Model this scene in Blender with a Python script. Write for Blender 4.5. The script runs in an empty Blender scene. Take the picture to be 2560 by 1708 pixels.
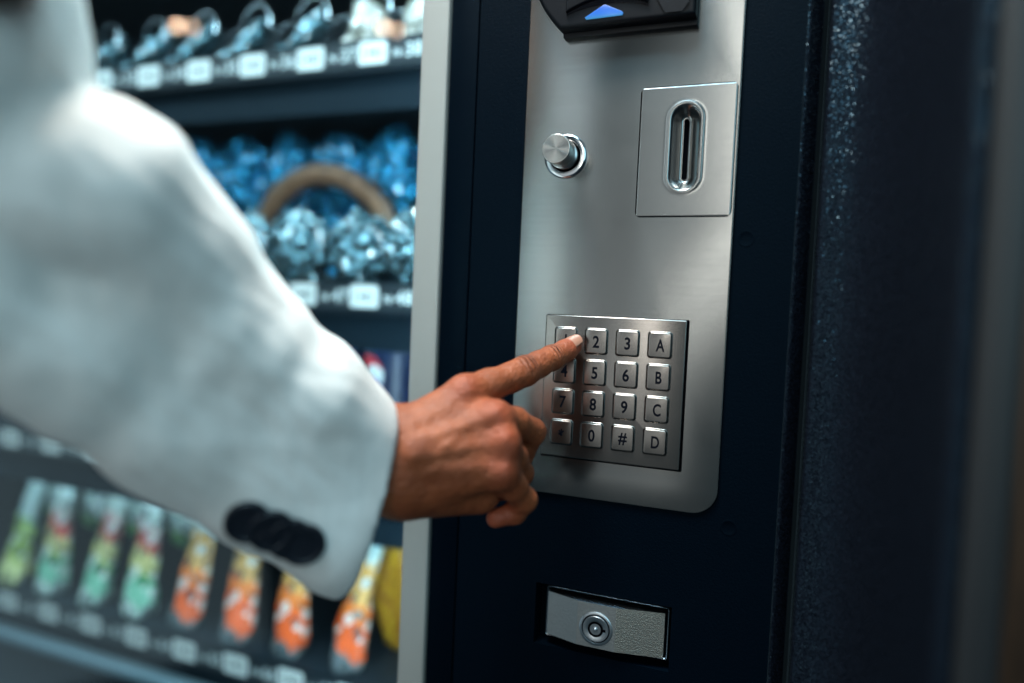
import bpy, bmesh, math, random
import numpy as np
from mathutils import Vector, Matrix, noise

S = bpy.context.scene
COL = S.collection
U = 0.0011            # metres per layout unit (key pitch 17 units = 18.7 mm)
random.seed(7)

# ------------------------------------------------------------------ camera
cam_d = bpy.data.cameras.new("camera")
cam = bpy.data.objects.new("camera", cam_d)
COL.objects.link(cam)
right = Vector((0.93431, 0.35363, 0.04484))
fwd = Vector((-0.35191, 0.93509, -0.04193))
up = right.cross(fwd).normalized()
M = Matrix.Identity(4)
for r in range(3):
    M[r][0] = right[r]; M[r][1] = up[r]; M[r][2] = -fwd[r]
M.translation = Vector((105.253, -365.512, 13.532)) * U
cam.matrix_world = M
cam_d.sensor_width = 36.0
cam_d.lens = 36.0 * 1721.4 / 2560.0
cam_d.clip_start = 0.01
cam_d.clip_end = 60.0
cam_d.dof.use_dof = True
cam_d.dof.focus_distance = 367 * U
cam_d.dof.aperture_fstop = 1.5
S.camera = cam

# ------------------------------------------------------------------ world and lamps
w = bpy.data.worlds.new("World"); S.world = w
w.use_nodes = True
bg = w.node_tree.nodes["Background"]
bg.inputs[0].default_value = (0.30, 0.50, 0.62, 1)
bg.inputs[1].default_value = 0.07
S.view_settings.view_transform = 'Standard'
S.view_settings.look = 'None'
S.view_settings.exposure = 0.0
S.view_settings.gamma = 1.0
S.render.engine = 'CYCLES'
S.cycles.use_denoising = True
S.cycles.max_bounces = 8
S.cycles.transparent_max_bounces = 16
S.cycles.sample_clamp_indirect = 6.0


def lamp(name, loc, target, sx, sy, power, color, spread=180):
    d = bpy.data.lights.new(name, 'AREA')
    d.shape = 'RECTANGLE'; d.size = sx * U; d.size_y = sy * U
    d.energy = power; d.color = color; d.spread = math.radians(spread)
    o = bpy.data.objects.new(name, d); COL.objects.link(o)
    o.location = Vector(loc) * U
    o.rotation_euler = (Vector(target) - Vector(loc)).to_track_quat('-Z', 'Y').to_euler()
    return o


# ceiling lamps overhead, then an added fill and invented panels for steel and glass to mirror
lamp("ceiling_lamp", (-160, -260, 930), (-40, -90, 0), 220, 200, 17.0, (1.0, 0.88, 0.76))
lamp("ceiling_lamp_cool", (-150, -650, 1300), (-80, -130, 0), 800, 500, 25.0, (0.50, 0.84, 1.0))
lamp("fill_lamp_right", (950, -1250, 520), (-100, -150, 20), 900, 900, 8.5, (0.50, 0.87, 1.0))  # added fill for the near side of the sleeve
lamp("steel_reflection_low", (-320, -1600, -130), (20, 0, -40), 1000, 680, 1.35, (0.95, 0.97, 0.95))  # this and the next three are added to shape the steel's bright bands
lamp("steel_reflection_right", (70, -1600, 520), (60, 0, 100), 190, 900, 3.2, (1.0, 0.96, 0.88))
lamp("steel_reflection_mid", (-170, -1600, 520), (60, 0, 100), 150, 900, 0.22, (0.80, 0.95, 1.0))
lamp("steel_reflection_left", (-790, -1600, 520), (0, 0, 100), 300, 900, 1.5, (0.85, 0.96, 1.0))
lamp("glass_haze_lamp", (-1900, -1000, -700), (-500, 0, -250), 1300, 900, 2.4, (0.60, 0.86, 1.0))  # unseen panel added to put haze on the lower left glass
# small warm bulbs of the shop, mirrored in the glass
for lx, ly, lz, pw in ((-975, -612, 525, .17), (-948, -622, 523, .08), (-613, -750, 540, .17), (-590, -759, 537, .11)):
    d = bpy.data.lights.new("warm_bulb", 'POINT'); d.energy = pw; d.color = (1.0, .66, .46); d.shadow_soft_size = 6 * U
    o = bpy.data.objects.new("warm_bulb", d); COL.objects.link(o); o.location = Vector((lx, ly, lz)) * U

# ------------------------------------------------------------------ material helpers
class N:
    """tiny wrapper to write node trees"""
    def __init__(s, name):
        s.m = bpy.data.materials.new(name); s.m.use_nodes = True
        s.t = s.m.node_tree; s.p = s.t.nodes["Principled BSDF"]; s.out = s.t.nodes["Material Output"]
    def n(s, typ, **kw):
        nd = s.t.nodes.new(typ)
        for k, v in kw.items():
            if k.startswith('_'):
                setattr(nd, k[1:], v)
        return nd
    def l(s, a, b): s.t.links.new(a, b)
    def set(s, **kw):
        for k, v in kw.items():
            nm = k.replace('_', ' ')
            s.p.inputs[nm].default_value = (*v, 1) if isinstance(v, tuple) and len(v) == 3 and s.p.inputs[nm].type == 'RGBA' else v
        return s
    def coord(s, kind='Object', scale=(1, 1, 1), rot=(0, 0, 0)):
        tc = s.n('ShaderNodeTexCoord'); mp = s.n('ShaderNodeMapping')
        mp.inputs['Scale'].default_value = scale; mp.inputs['Rotation'].default_value = rot
        s.l(tc.outputs[kind], mp.inputs[0]); return mp.outputs[0]
    def noise(s, vec, scale, detail=3, rough=.5, dist=0):
        nd = s.n('ShaderNodeTexNoise'); nd.inputs['Scale'].default_value = scale
        nd.inputs['Detail'].default_value = detail; nd.inputs['Roughness'].default_value = rough
        nd.inputs['Distortion'].default_value = dist
        s.l(vec, nd.inputs['Vector']); return nd.outputs[0]
    def ramp(s, fac, stops, interp='LINEAR'):
        nd = s.n('ShaderNodeValToRGB'); cr = nd.color_ramp; cr.interpolation = interp
        while len(cr.elements) < len(stops): cr.elements.new(1.0)
        for e, (p, c) in zip(cr.elements, stops):
            e.position = p; e.color = (*c, 1) if len(c) == 3 else c
        s.l(fac, nd.inputs[0]); return nd.outputs[0]
    def math(s, op, a, b=None, c=None, clamp=False):
        nd = s.n('ShaderNodeMath'); nd.operation = op; nd.use_clamp = clamp
        for i, v in enumerate((a, b, c)):
            if v is None: continue
            if isinstance(v, (int, float)): nd.inputs[i].default_value = v
            else: s.l(v, nd.inputs[i])
        return nd.outputs[0]
    def mix(s, fac, a, b):
        nd = s.n('ShaderNodeMix'); nd.data_type = 'RGBA'
        for i, v in ((0, fac), (6, a), (7, b)):
            if isinstance(v, (int, float)): nd.inputs[i].default_value = v
            elif isinstance(v, tuple): nd.inputs[i].default_value = (*v, 1)
            else: s.l(v, nd.inputs[i])
        return nd.outputs[2]
    def bump(s, h, strength, dist, prev=None):
        nd = s.n('ShaderNodeBump'); nd.inputs['Strength'].default_value = strength
        nd.inputs['Distance'].default_value = dist
        s.l(h, nd.inputs['Height'])
        if prev: s.l(prev, nd.inputs['Normal'])
        return nd.outputs[0]
    def link(s, sock, name): s.l(sock, s.p.inputs[name]); return s


def plain(name, col, rough=.5, metal=0.0, **kw):
    a = N(name); a.set(Base_Color=col, Roughness=rough, Metallic=metal, **kw)
    v = a.coord(); n = a.noise(v, 300, 3)
    a.link(a.math('MULTIPLY_ADD', n, .12, rough - .06), 'Roughness')
    return a.m


def powder(name, col, rough, scale, strength, dist, spec=.16):
    a = N(name); a.set(Base_Color=col, Roughness=rough, Specular_IOR_Level=spec, Specular_Tint=(.45, .75, 1.0))
    v = a.coord()
    n = a.noise(v, scale, 4, .6, .6)
    a.link(a.bump(n, strength, dist), 'Normal')
    n2 = a.noise(v, 18, 3)
    a.link(a.math('MULTIPLY_ADD', n2, .16, rough - .08), 'Roughness')
    return a.m


def steel(name, col=(.265, .278, .278), rough=.24, aniso=.72, rot=0.25, streak=1.0):
    a = N(name); a.set(Base_Color=col, Metallic=1.0, Roughness=rough, Anisotropic=aniso, Anisotropic_Rotation=rot)
    tg = a.n('ShaderNodeTangent'); tg.direction_type = 'UV_MAP'; tg.uv_map = 'uv'
    a.l(tg.outputs[0], a.p.inputs['Tangent'])
    v = a.coord(scale=(14, 14, 1500)); n = a.noise(v, 1.0, 4, .65)
    v2 = a.coord(scale=(60, 60, 5200)); n2 = a.noise(v2, 1.0, 2, .6)
    v3 = a.coord(); big = a.noise(v3, 26, 4, .55, .4)
    c = a.mix(a.math('MULTIPLY', n, .35 * streak), col, tuple(x * .62 for x in col))
    c = a.mix(a.math('MULTIPLY', a.math('SUBTRACT', big, .45, clamp=True), .9 * streak), c, tuple(x * .75 for x in col))
    a.link(c, 'Base Color')
    r = a.math('MULTIPLY_ADD', n, .05 * streak, rough - .055)
    r = a.math('MULTIPLY_ADD', big, .07, r)
    a.link(r, 'Roughness')
    b = a.bump(a.math('ADD', n, a.math('MULTIPLY', n2, .6)), .022 * streak, .0002)
    a.link(b, 'Normal')
    return a.m


# ------------------------------------------------------------------ mesh helpers
def tag(o, label=None, cat=None, group=None, kind=None):
    if label: o['label'] = label
    if cat: o['category'] = cat
    if group: o['group'] = group
    if kind: o['kind'] = kind
    return o


def empty(name, loc=(0, 0, 0)):
    o = bpy.data.objects.new(name, None); COL.objects.link(o)
    o.location = Vector(loc) * U; o.empty_display_size = .01
    return o


def wpos(o):
    p = Vector((0, 0, 0))
    while o is not None:
        p = p + o.location; o = o.parent
    return p


def mk(name, verts, faces, mat, parent=None, origin=None, smooth=False, uv=True, mats=None, mi=None, autosmooth=None):
    """one mesh object; verts in layout units, world space; origin in the same units"""
    if origin is None:
        a = np.array(verts, float); origin = (a.min(0) + a.max(0)) / 2
    og = Vector([float(c) for c in origin])
    me = bpy.data.meshes.new(name)
    me.from_pydata([((v[0] - og.x) * U, (v[1] - og.y) * U, (v[2] - og.z) * U) for v in verts], [], faces)
    for mm in (mats or [mat]): me.materials.append(mm)
    if mi is not None: me.polygons.foreach_set('material_index', mi)
    if smooth: me.polygons.foreach_set('use_smooth', [True] * len(me.polygons))
    if autosmooth is not None:
        me.polygons.foreach_set('use_smooth', [True] * len(me.polygons))
        me.set_sharp_from_angle(angle=math.radians(autosmooth))
    if uv:
        ul = me.uv_layers.new(name='uv')
        co = np.array(verts, float)[:, [0, 2]]
        li = np.empty(len(me.loops), int); me.loops.foreach_get('vertex_index', li)
        ul.data.foreach_set('uv', (co[li] * .01).ravel())
    me.update()
    o = bpy.data.objects.new(name, me); COL.objects.link(o)
    o.location = og * U
    if parent is not None:
        o.parent = parent; o.location = og * U - wpos(parent)
    return o


def box(name, lo, hi, mat, parent=None, bev=0.0, seg=2, **kw):
    bm = bmesh.new()
    bmesh.ops.create_cube(bm, size=1)
    for v in bm.verts:
        v.co = Vector([(lo[i] + hi[i]) / 2 + v.co[i] * (hi[i] - lo[i]) for i in range(3)])
    if bev: bmesh.ops.bevel(bm, geom=bm.edges[:], offset=bev, segments=seg, profile=.5, affect='EDGES')
    vs = [v.co[:] for v in bm.verts]; bm.verts.index_update()
    fs = [[v.index for v in f.verts] for f in bm.faces]; bm.free()
    return mk(name, vs, fs, mat, parent, autosmooth=35 if bev else None, **kw)


def rrect(x0, x1, z0, z1, r, n=8):
    """rounded rectangle outline in x,z, counter-clockwise seen from the viewer (-y)"""
    rs = r if isinstance(r, (list, tuple)) else [r] * 4      # br, tr, tl, bl
    out = []
    for (cx, cz, sx, sz, a0, rr) in ((x1, z0, -1, 1, -90, rs[0]), (x1, z1, -1, -1, 0, rs[1]), (x0, z1, 1, -1, 90, rs[2]), (x0, z0, 1, 1, 180, rs[3])):
        if rr <= 0: out.append((cx, cz)); continue
        for i in range(n + 1):
            a = math.radians(a0 + 90 * i / n)
            out.append((cx + sx * rr + rr * math.cos(a), cz + sz * rr + rr * math.sin(a)))
    return out


def inset(poly, d):
    """move an outline inwards by d along vertex normals"""
    p = np.array(poly); n = len(p); out = []
    for i in range(n):
        a = p[i] - p[i - 1]; b = p[(i + 1) % n] - p[i]
        a = a / (np.linalg.norm(a) + 1e-9); b = b / (np.linalg.norm(b) + 1e-9)
        na = np.array((-a[1], a[0])); nb = np.array((-b[1], b[0])); m = na + nb
        m = m / (np.linalg.norm(m) + 1e-9); c = max(.5, m @ na)
        out.append(tuple(p[i] + m * d / c))
    return out


def plate(name, poly, y0, y1, mat, parent, bev=.4, seg=3, back=True, **kw):
    """extruded outline, front at y0 (towards the viewer, smaller y), rounded front edge"""
    rings = [(poly, y1)]
    for i in range(seg + 1):
        a = math.pi / 2 * i / seg
        rings.append((inset(poly, bev * (1 - math.cos(a))), y0 + bev * (1 - math.sin(a))))
    vs = []; fs = []; n = len(poly)
    for pl, y in rings: vs += [(x, y, z) for x, z in pl]
    for k in range(len(rings) - 1):
        for i in range(n):
            j = (i + 1) % n
            fs.append((k * n + i, k * n + j, (k + 1) * n + j, (k + 1) * n + i))
    fs.append(tuple(range((len(rings) - 1) * n, len(rings) * n)))
    if back: fs.append(tuple(range(n - 1, -1, -1)))
    return mk(name, vs, fs, mat, parent, autosmooth=40, **kw)


def lathe(name, prof, origin, mat, parent=None, axis='y', n=40, mats=None, mi=None, **kw):
    """prof: list of (radius, distance along axis); axis y points out to the viewer as -y"""
    vs = []; fs = []; idx = []
    for (r, t) in prof:
        for i in range(n):
            a = 2 * math.pi * i / n
            if axis == 'y': vs.append((origin[0] + r * math.cos(a), origin[1] - t, origin[2] + r * math.sin(a)))
            else: vs.append((origin[0] + r * math.cos(a), origin[1] + r * math.sin(a), origin[2] + t))
    for k in range(len(prof) - 1):
        for i in range(n):
            j = (i + 1) % n
            fs.append((k * n + i, k * n + j, (k + 1) * n + j, (k + 1) * n + i)); idx.append(mi[k] if mi else 0)
    fs.append(tuple(range((len(prof) - 1) * n, len(prof) * n))); idx.append(mi[-1] if mi else 0)
    fs.append(tuple(range(n - 1, -1, -1))); idx.append(mi[0] if mi else 0)
    return mk(name, vs, fs, mat, parent, autosmooth=40, mats=mats, mi=idx if mi else None, **kw)


def text_mesh(s, h, wscale=1.0, bold=0.0):
    """triangulated flat lettering centred on 0: 2D verts (x, z) and faces, height h"""
    cu = bpy.data.curves.new('t', 'FONT'); cu.body = s; cu.size = 1; cu.align_x = 'CENTER'; cu.offset = bold
    o = bpy.data.objects.new('t', cu); COL.objects.link(o)
    dg = bpy.context.evaluated_depsgraph_get()
    me = bpy.data.meshes.new_from_object(o.evaluated_get(dg))
    v = np.array([x.co[:2] for x in me.vertices]); f = [tuple(p.vertices) for p in me.polygons]
    bpy.data.objects.remove(o); bpy.data.curves.remove(cu); bpy.data.meshes.remove(me)
    lo, hi = v.min(0), v.max(0)
    v = v - (lo + hi) / 2
    return v, f, (hi - lo), h


def legend(s, cap_h, cx, cz, wscale):
    v, f, size, _ = text_mesh(s, 1, bold=.022)
    k = cap_h / .70
    return [(cx + a * k * wscale, cz + b * k) for a, b in v], f


def segdist(x, z, ax, az, bx, bz):
    dx, dz = bx - ax, bz - az
    t = np.clip(((x - ax) * dx + (z - az) * dz) / (dx * dx + dz * dz), 0, 1)
    return np.hypot(x - ax - t * dx, z - az - t * dz)
# ================================================================== the vending machine
MAT_NAVY = powder("navy_textured_paint", (.0006, .0026, .0058), .46, 900, .35, .0006, .06)
MAT_NAVY2 = powder("navy_smooth_paint", (.0006, .0025, .0055), .40, 1500, .12, .0003, .05)


def flake(name, col):
    """dark coat whose grains each lean their own way and glint"""
    a = N(name); a.set(Base_Color=col, Roughness=.20, Specular_IOR_Level=.26, Specular_Tint=(.32, .72, 1.0))
    v = a.coord(); vo = a.n('ShaderNodeTexVoronoi'); vo.inputs['Scale'].default_value = 2000; a.l(v, vo.inputs['Vector'])
    m1 = a.n('ShaderNodeVectorMath'); m1.operation = 'SUBTRACT'; a.l(vo.outputs['Color'], m1.inputs[0]); m1.inputs[1].default_value = (.5, .5, .5)
    m2 = a.n('ShaderNodeVectorMath'); m2.operation = 'SCALE'; a.l(m1.outputs[0], m2.inputs[0]); m2.inputs['Scale'].default_value = .72
    g = a.n('ShaderNodeNewGeometry'); m3 = a.n('ShaderNodeVectorMath'); m3.operation = 'ADD'
    a.l(m2.outputs[0], m3.inputs[0]); a.l(g.outputs['Normal'], m3.inputs[1])
    m4 = a.n('ShaderNodeVectorMath'); m4.operation = 'NORMALIZE'; a.l(m3.outputs[0], m4.inputs[0])
    a.link(m4.outputs[0], 'Normal')
    return a.m


MAT_SPECK = flake("navy_speckled_coat", (.0060, .0082, .0135))
MAT_STEEL = steel("brushed_steel")
MAT_STEEL_KEY = steel("brushed_key_steel", (.30, .285, .27), .24, .6, streak=.8)
MAT_STEEL_PAD = steel("brushed_keypad_steel", (.265, .252, .24), .25, .7)
MAT_STEEL_COIN = steel("brushed_coin_plate_steel", (.29, .302, .302), .25, .65)
MAT_GREY = plain("light_grey_frame_paint", (.30, .305, .29), .55)
MAT_BLACK = plain("black_plastic", (.003, .004, .007), .42, Specular_IOR_Level=.22)
MAT_GLOSSBLACK = plain("gloss_black_plastic", (.003, .003, .006), .2, Specular_IOR_Level=.3)
MAT_DARK = plain("dark_gap", (.001, .001, .002), .8, Specular_IOR_Level=.03)
MAT_INK = plain("black_key_print", (.002, .003, .007), .6, Specular_IOR_Level=.06)
MAT_CHROME = plain("polished_chrome", (.62, .66, .70), .12, 1.0)
MAT_LOCK = plain("lock_barrel_steel", (.55, .60, .64), .36, 1.0)
MAT_CHROME_DK = plain("satin_chrome", (.42, .46, .50), .22, 1.0)


def spun(name, axis='Y'):
    a = N(name); a.set(Base_Color=(.56, .56, .54), Metallic=1.0, Roughness=.24, Anisotropic=.85)
    tg = a.n('ShaderNodeTangent'); tg.direction_type = 'RADIAL'; tg.axis = axis
    a.l(tg.outputs[0], a.p.inputs['Tangent'])
    return a.m


MAT_SPUN = spun("spun_steel")


def cast(name, col, scale, strength, rough, dist=.0004):
    a = N(name); a.set(Base_Color=col, Metallic=1.0, Roughness=rough)
    v = a.coord(); n = a.noise(v, scale, 3, .6, .3)
    a.link(a.bump(n, strength, dist), 'Normal')
    a.link(a.mix(a.math('MULTIPLY', n, .5), col, tuple(c * .6 for c in col)), 'Base Color')
    return a.m


MAT_CAST = cast("cast_zinc_smooth", (.50, .52, .52), 700, .35, .48)
MAT_CAST_ROUGH = cast("cast_zinc_leather_grain", (.46, .45, .41), 1500, .8, .40, .0006)

machine = empty("vending_machine", (0, 0, -420))
tag(machine, "dark navy snack vending machine with steel control panel and lit glass front", "vending machine")

# door skins -----------------------------------------------------------
# recess for the lock is cut by building the control door from four boxes' worth of faces
RX0, RX1, RZ0, RZ1 = -11.6, 64.1, -173.3, -138.4
X0, X1, Z0, Z1, YF = -61.0, 113.0, -420.0, 420.0, 1.5
vs = []; fs = []
def quad(a, b, c, d):
    i = len(vs); vs.extend([a, b, c, d]); fs.append((i, i + 1, i + 2, i + 3))
HX0, HX1, HZ0_, HZ1_ = 40.0, 76.0, 74.0, 128.0          # opening behind the coin plate
xs = sorted([X0, RX0, RX1, X1, HX0, HX1]); zs = sorted([Z0, RZ0, RZ1, Z1, HZ0_, HZ1_])
for i in range(5):
    for j in range(5):
        cx_, cz_ = (xs[i] + xs[i + 1]) / 2, (zs[j] + zs[j + 1]) / 2
        if RX0 < cx_ < RX1 and RZ0 < cz_ < RZ1 or HX0 < cx_ < HX1 and HZ0_ < cz_ < HZ1_: continue
        quad((xs[i], YF, zs[j]), (xs[i + 1], YF, zs[j]), (xs[i + 1], YF, zs[j + 1]), (xs[i], YF, zs[j + 1]))
RY = 13.0
quad((RX0, YF, RZ0), (RX0, YF, RZ1), (RX0, RY, RZ1), (RX0, RY, RZ0))
quad((RX1, YF, RZ1), (RX1, YF, RZ0), (RX1, RY, RZ0), (RX1, RY, RZ1))
quad((RX0, YF, RZ1), (RX1, YF, RZ1), (RX1, RY, RZ1), (RX0, RY, RZ1))
quad((RX1, YF, RZ0), (RX0, YF, RZ0), (RX0, RY, RZ0), (RX1, RY, RZ0))
quad((RX0, RY, RZ0), (RX1, RY, RZ0), (RX1, RY, RZ1), (RX0, RY, RZ1))
quad((X0, YF, Z0), (X0, YF, Z1), (X0, 22, Z1), (X0, 22, Z0))
mk("control_door", vs, fs, MAT_NAVY, machine)
# slanted door edge: a rolled bevel that catches the light
n = 7; vs = []; fs = []
for i in range(n):
    a = math.pi / 2 * .62 * i / (n - 1)
    x = 113.2 + 2.0 * math.sin(a) * 1.2; y = 1.5 + 2.4 * (1 - math.cos(a)) - .6
    vs += [(x, y, Z0), (x, y, Z1)]
vs += [(120.2, 6.4, Z0), (120.2, 6.4, Z1), (120.6, 30, Z0), (120.6, 30, Z1)]
for i in range(n + 1): fs.append((2 * i, 2 * i + 2, 2 * i + 3, 2 * i + 1))
mk("door_edge_trim", vs, fs, MAT_SPECK, machine, autosmooth=50)
# strip between seam and grey frame
box("door_stile", (-79.6, 2.0, -420), (-62.2, 24, 420), MAT_NAVY2, machine, bev=.8)
box("seam_filler", (-62.2, 9, -420), (-61.0, 24, 420), MAT_DARK, machine)
# light grey window frame
box("window_frame", (-97.6, -.6, -420), (-80.0, 22, 420), MAT_GREY, machine, bev=1.4, seg=3)
# two blind rivets hidden under paint
for (x, z) in ((90.4, 55.9), (90.2, -91.7)):
    lathe("plug", [(4.3, -.2), (4.3, .06), (4.0, .12), (3.4, .12), (3.2, .05), (.5, .05)], (x, YF, z), MAT_NAVY2, machine, n=28)

# steel control panel ---------------------------------------------------
PX0, PX1, PZ0 = -30.3, 84.1, -86.5
from mathutils.geometry import tessellate_polygon
CX0, CX1, CZ0, CZ1 = 34.3, 82.4, 67.1, 133.9
outer = rrect(PX0, PX1, PZ0, 300, [13.5, 4, 4, 13.5], 10)
hole = rrect(CX0 - .42, CX1 + .42, CZ0 - .42, CZ1 + .42, 3.2, 6)
vs = []; fs = []; rings = [(outer, YF + .05)]
for i in range(4):
    t = math.pi / 2 * i / 3; rings.append((inset(outer, .5 * (1 - math.cos(t))), .5 * (1 - math.sin(t))))
n = len(outer)
for q, y in rings: vs += [(x, y, z) for x, z in q]
for b in range(len(rings) - 1):
    for i in range(n):
        j = (i + 1) % n; fs.append((b * n + i, b * n + j, (b + 1) * n + j, (b + 1) * n + i))
b0 = len(vs) - n; h0 = len(vs); m = len(hole)
vs += [(x, 0.0, z) for x, z in hole] + [(x, YF + .05, z) for x, z in hole]
for i in range(m):
    j = (i + 1) % m; fs.append((h0 + i, h0 + j, h0 + m + j, h0 + m + i))
ids = list(range(b0, b0 + n)) + list(range(h0, h0 + m))
for tri in tessellate_polygon([[Vector((vs[q][0], vs[q][2], 0)) for q in range(b0, b0 + n)], [Vector((x, z, 0)) for x, z in hole]]):
    p_ = [ids[q] for q in tri]
    (x1, _, z1), (x2, _, z2), (x3, _, z3) = (vs[q] for q in p_)
    if (x2 - x1) * (z3 - z1) - (x3 - x1) * (z2 - z1) < 0: p_ = p_[::-1]
    fs.append(tuple(p_))
panel = mk("control_panel", vs, fs, MAT_STEEL, machine, autosmooth=35)
# coin plate : flush plate in a narrow dark groove, with a pressed dish round the slot
box("coin_chute", (HX0, 7.5, HZ0_), (HX1, 9, HZ1_), MAT_DARK, machine)
gx = np.linspace(CX0 + .15, CX1 - .15, 121); gz = np.linspace(CZ0 + .15, CZ1 - .15, 169)
GX, GZ = np.meshgrid(gx, gz, indexing='ij')
dd = segdist(GX, GZ, 57.7, 88.0, 57.7, 117.0)
def sstep(e0, e1, x):
    t = np.clip((x - e0) / (e1 - e0), 0, 1); return t * t * (3 - 2 * t)
h = -.28 + 5.6 * (1 - sstep(1.8, 7.9, dd)) - .35 * np.exp(-((dd - 8.3) / 1.2) ** 2)
# soften plate border and corners
def corner(x0, z0): return np.hypot(x0, z0)
bx = np.minimum(GX - CX0, CX1 - GX); bz = np.minimum(GZ - CZ0, CZ1 - GZ)
bd = np.minimum(bx, bz)
h += .2 * (1 - sstep(0, .6, bd))
cmask = (bx < 3) & (bz < 3) & (np.hypot(3 - bx, 3 - bz) > 3.0)
vs = [(x, y, z) for x, y, z in zip(GX.ravel(), h.ravel(), GZ.ravel())]
fs = []
nz = len(gz)
for i in range(len(gx) - 1):
    for j in range(nz - 1):
        if cmask[i, j] and cmask[i + 1, j] and cmask[i, j + 1] and cmask[i + 1, j + 1]: continue
        if dd[i, j] < 1.5 and dd[i + 1, j + 1] < 1.5: continue
        fs.append((i * nz + j, (i + 1) * nz + j, (i + 1) * nz + j + 1, i * nz + j + 1))
coin = mk("coin_plate", vs, fs, MAT_STEEL_COIN, machine, smooth=True)
# slot lip and the dark slot behind it
pl = rrect(57.7 - 1.75, 57.7 + 1.75, 86.4, 118.6, 1.74, 8)
rings = [(pl, 5.30), (inset(pl, .12), 5.22), (inset(pl, .2), 5.5), (inset(pl, .2), 12)]
vs = []; fs = []; k = len(pl)
for q, y in rings: vs += [(x, y, z) for x, z in q]
for a in range(3):
    for i in range(k):
        j = (i + 1) % k; fs.append((a * k + i, a * k + j, (a + 1) * k + j, (a + 1) * k + i))
mk("slot_lip", vs, fs, MAT_STEEL_COIN, coin, autosmooth=40)
mk("coin_slot", [(x, 6.5, z) for x, z in inset(pl, .1)], [tuple(range(k))], MAT_DARK, coin)

# coin return button ------------------------------------------------------
BC = (-5.6, 0, 100.1)
btn = lathe("push_button_ring", [(12.0, -.1), (12.0, 1.1), (11.6, 1.7), (10.9, 2.0), (8.9, 2.0), (8.5, 1.6), (8.4, .3)], BC, MAT_CHROME, machine, n=64)
lathe("ring_gap", [(8.4, 0), (8.4, .35)], BC, MAT_DARK, btn, n=40)
cap = lathe("push_button_cap", [(7.7, .3), (7.75, 18.2), (7.6, 18.7), (7.4, 18.85), (7.2, 18.85), (3.5, 18.85), (.05, 18.85)], BC, MAT_SPUN, machine, n=72, uv=False)

# bill acceptor -------------------------------------------------------------
plate("acceptor_flange", rrect(-9, 61.7, 162.2, 300, 1.0, 3), -4.6, -.05, MAT_BLACK, machine, bev=.4)
arc = [(61.2, 165.2)]
cx, cz, rr = 28.5, 206.5, 56.0
a0 = math.atan2(165.2 - cz, -8.6 - cx)
pts = [(61.2, 165.2), (61.2, 300), (-27.5, 300)]
for i in range(14):
    a = math.pi + (2 * math.pi + a0 - math.pi) * i / 13
    pts.append((cx + rr * math.cos(a), cz + rr * math.sin(a)))
acc = plate("bill_acceptor", pts, -11.5, -3.2, MAT_BLACK, machine, bev=2.2, seg=5)
# arched note mouth, as a raised hood over a dark slot
hood = []
for i in range(21):
    t = i / 20; x = -5.5 + 43 * t
    hood.append((x, 172.2 + 5.6 * math.sin(math.pi * t) ** .9 + .6 * t))
low = [(x, z - 1.1 - 1.9 * math.sin(math.pi * i / 20)) for i, (x, z) in enumerate(hood)]
plate("note_slot", low + hood[::-1], -11.9, -11.4, MAT_GLOSSBLACK, acc, bev=.1, seg=1)
plate("note_hood", [(x, z + .1) for x, z in hood] + [(37.5, 196), (-5.5, 196)], -13.6, -11.4, MAT_BLACK, acc, bev=.8, seg=3)
plate("side_cover", [(41.5, 196), (41.5, 176), (46.5, 167.2), (54.4, 167.2), (57.2, 171), (57.2, 196)][::-1], -12.6, -11.3, MAT_BLACK, acc, bev=.5)
# blue arrow lamp
a = N("blue_lamp_lens"); a.set(Base_Color=(.01, .05, .2), Roughness=.3)
tc = a.n('ShaderNodeTexCoord'); sx = a.n('ShaderNodeSeparateXYZ'); a.l(tc.outputs['Generated'], sx.inputs[0])
col = a.ramp(sx.outputs['Z'], [(0, (.05, .28, .50)), (.35, (.03, .20, .75)), (1, (.02, .09, .62))])
a.link(col, 'Emission Color'); a.set(Emission_Strength=.8)
ar = [(4.6, 169.0), (5.4, 167.9), (24.4, 168.2), (24.9, 169.3), (24.0, 170.2), (15.4, 174.4), (14.4, 174.4)]
plate("arrow_lamp", ar, -12.15, -11.3, a.m, acc, bev=.25, seg=2)

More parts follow.
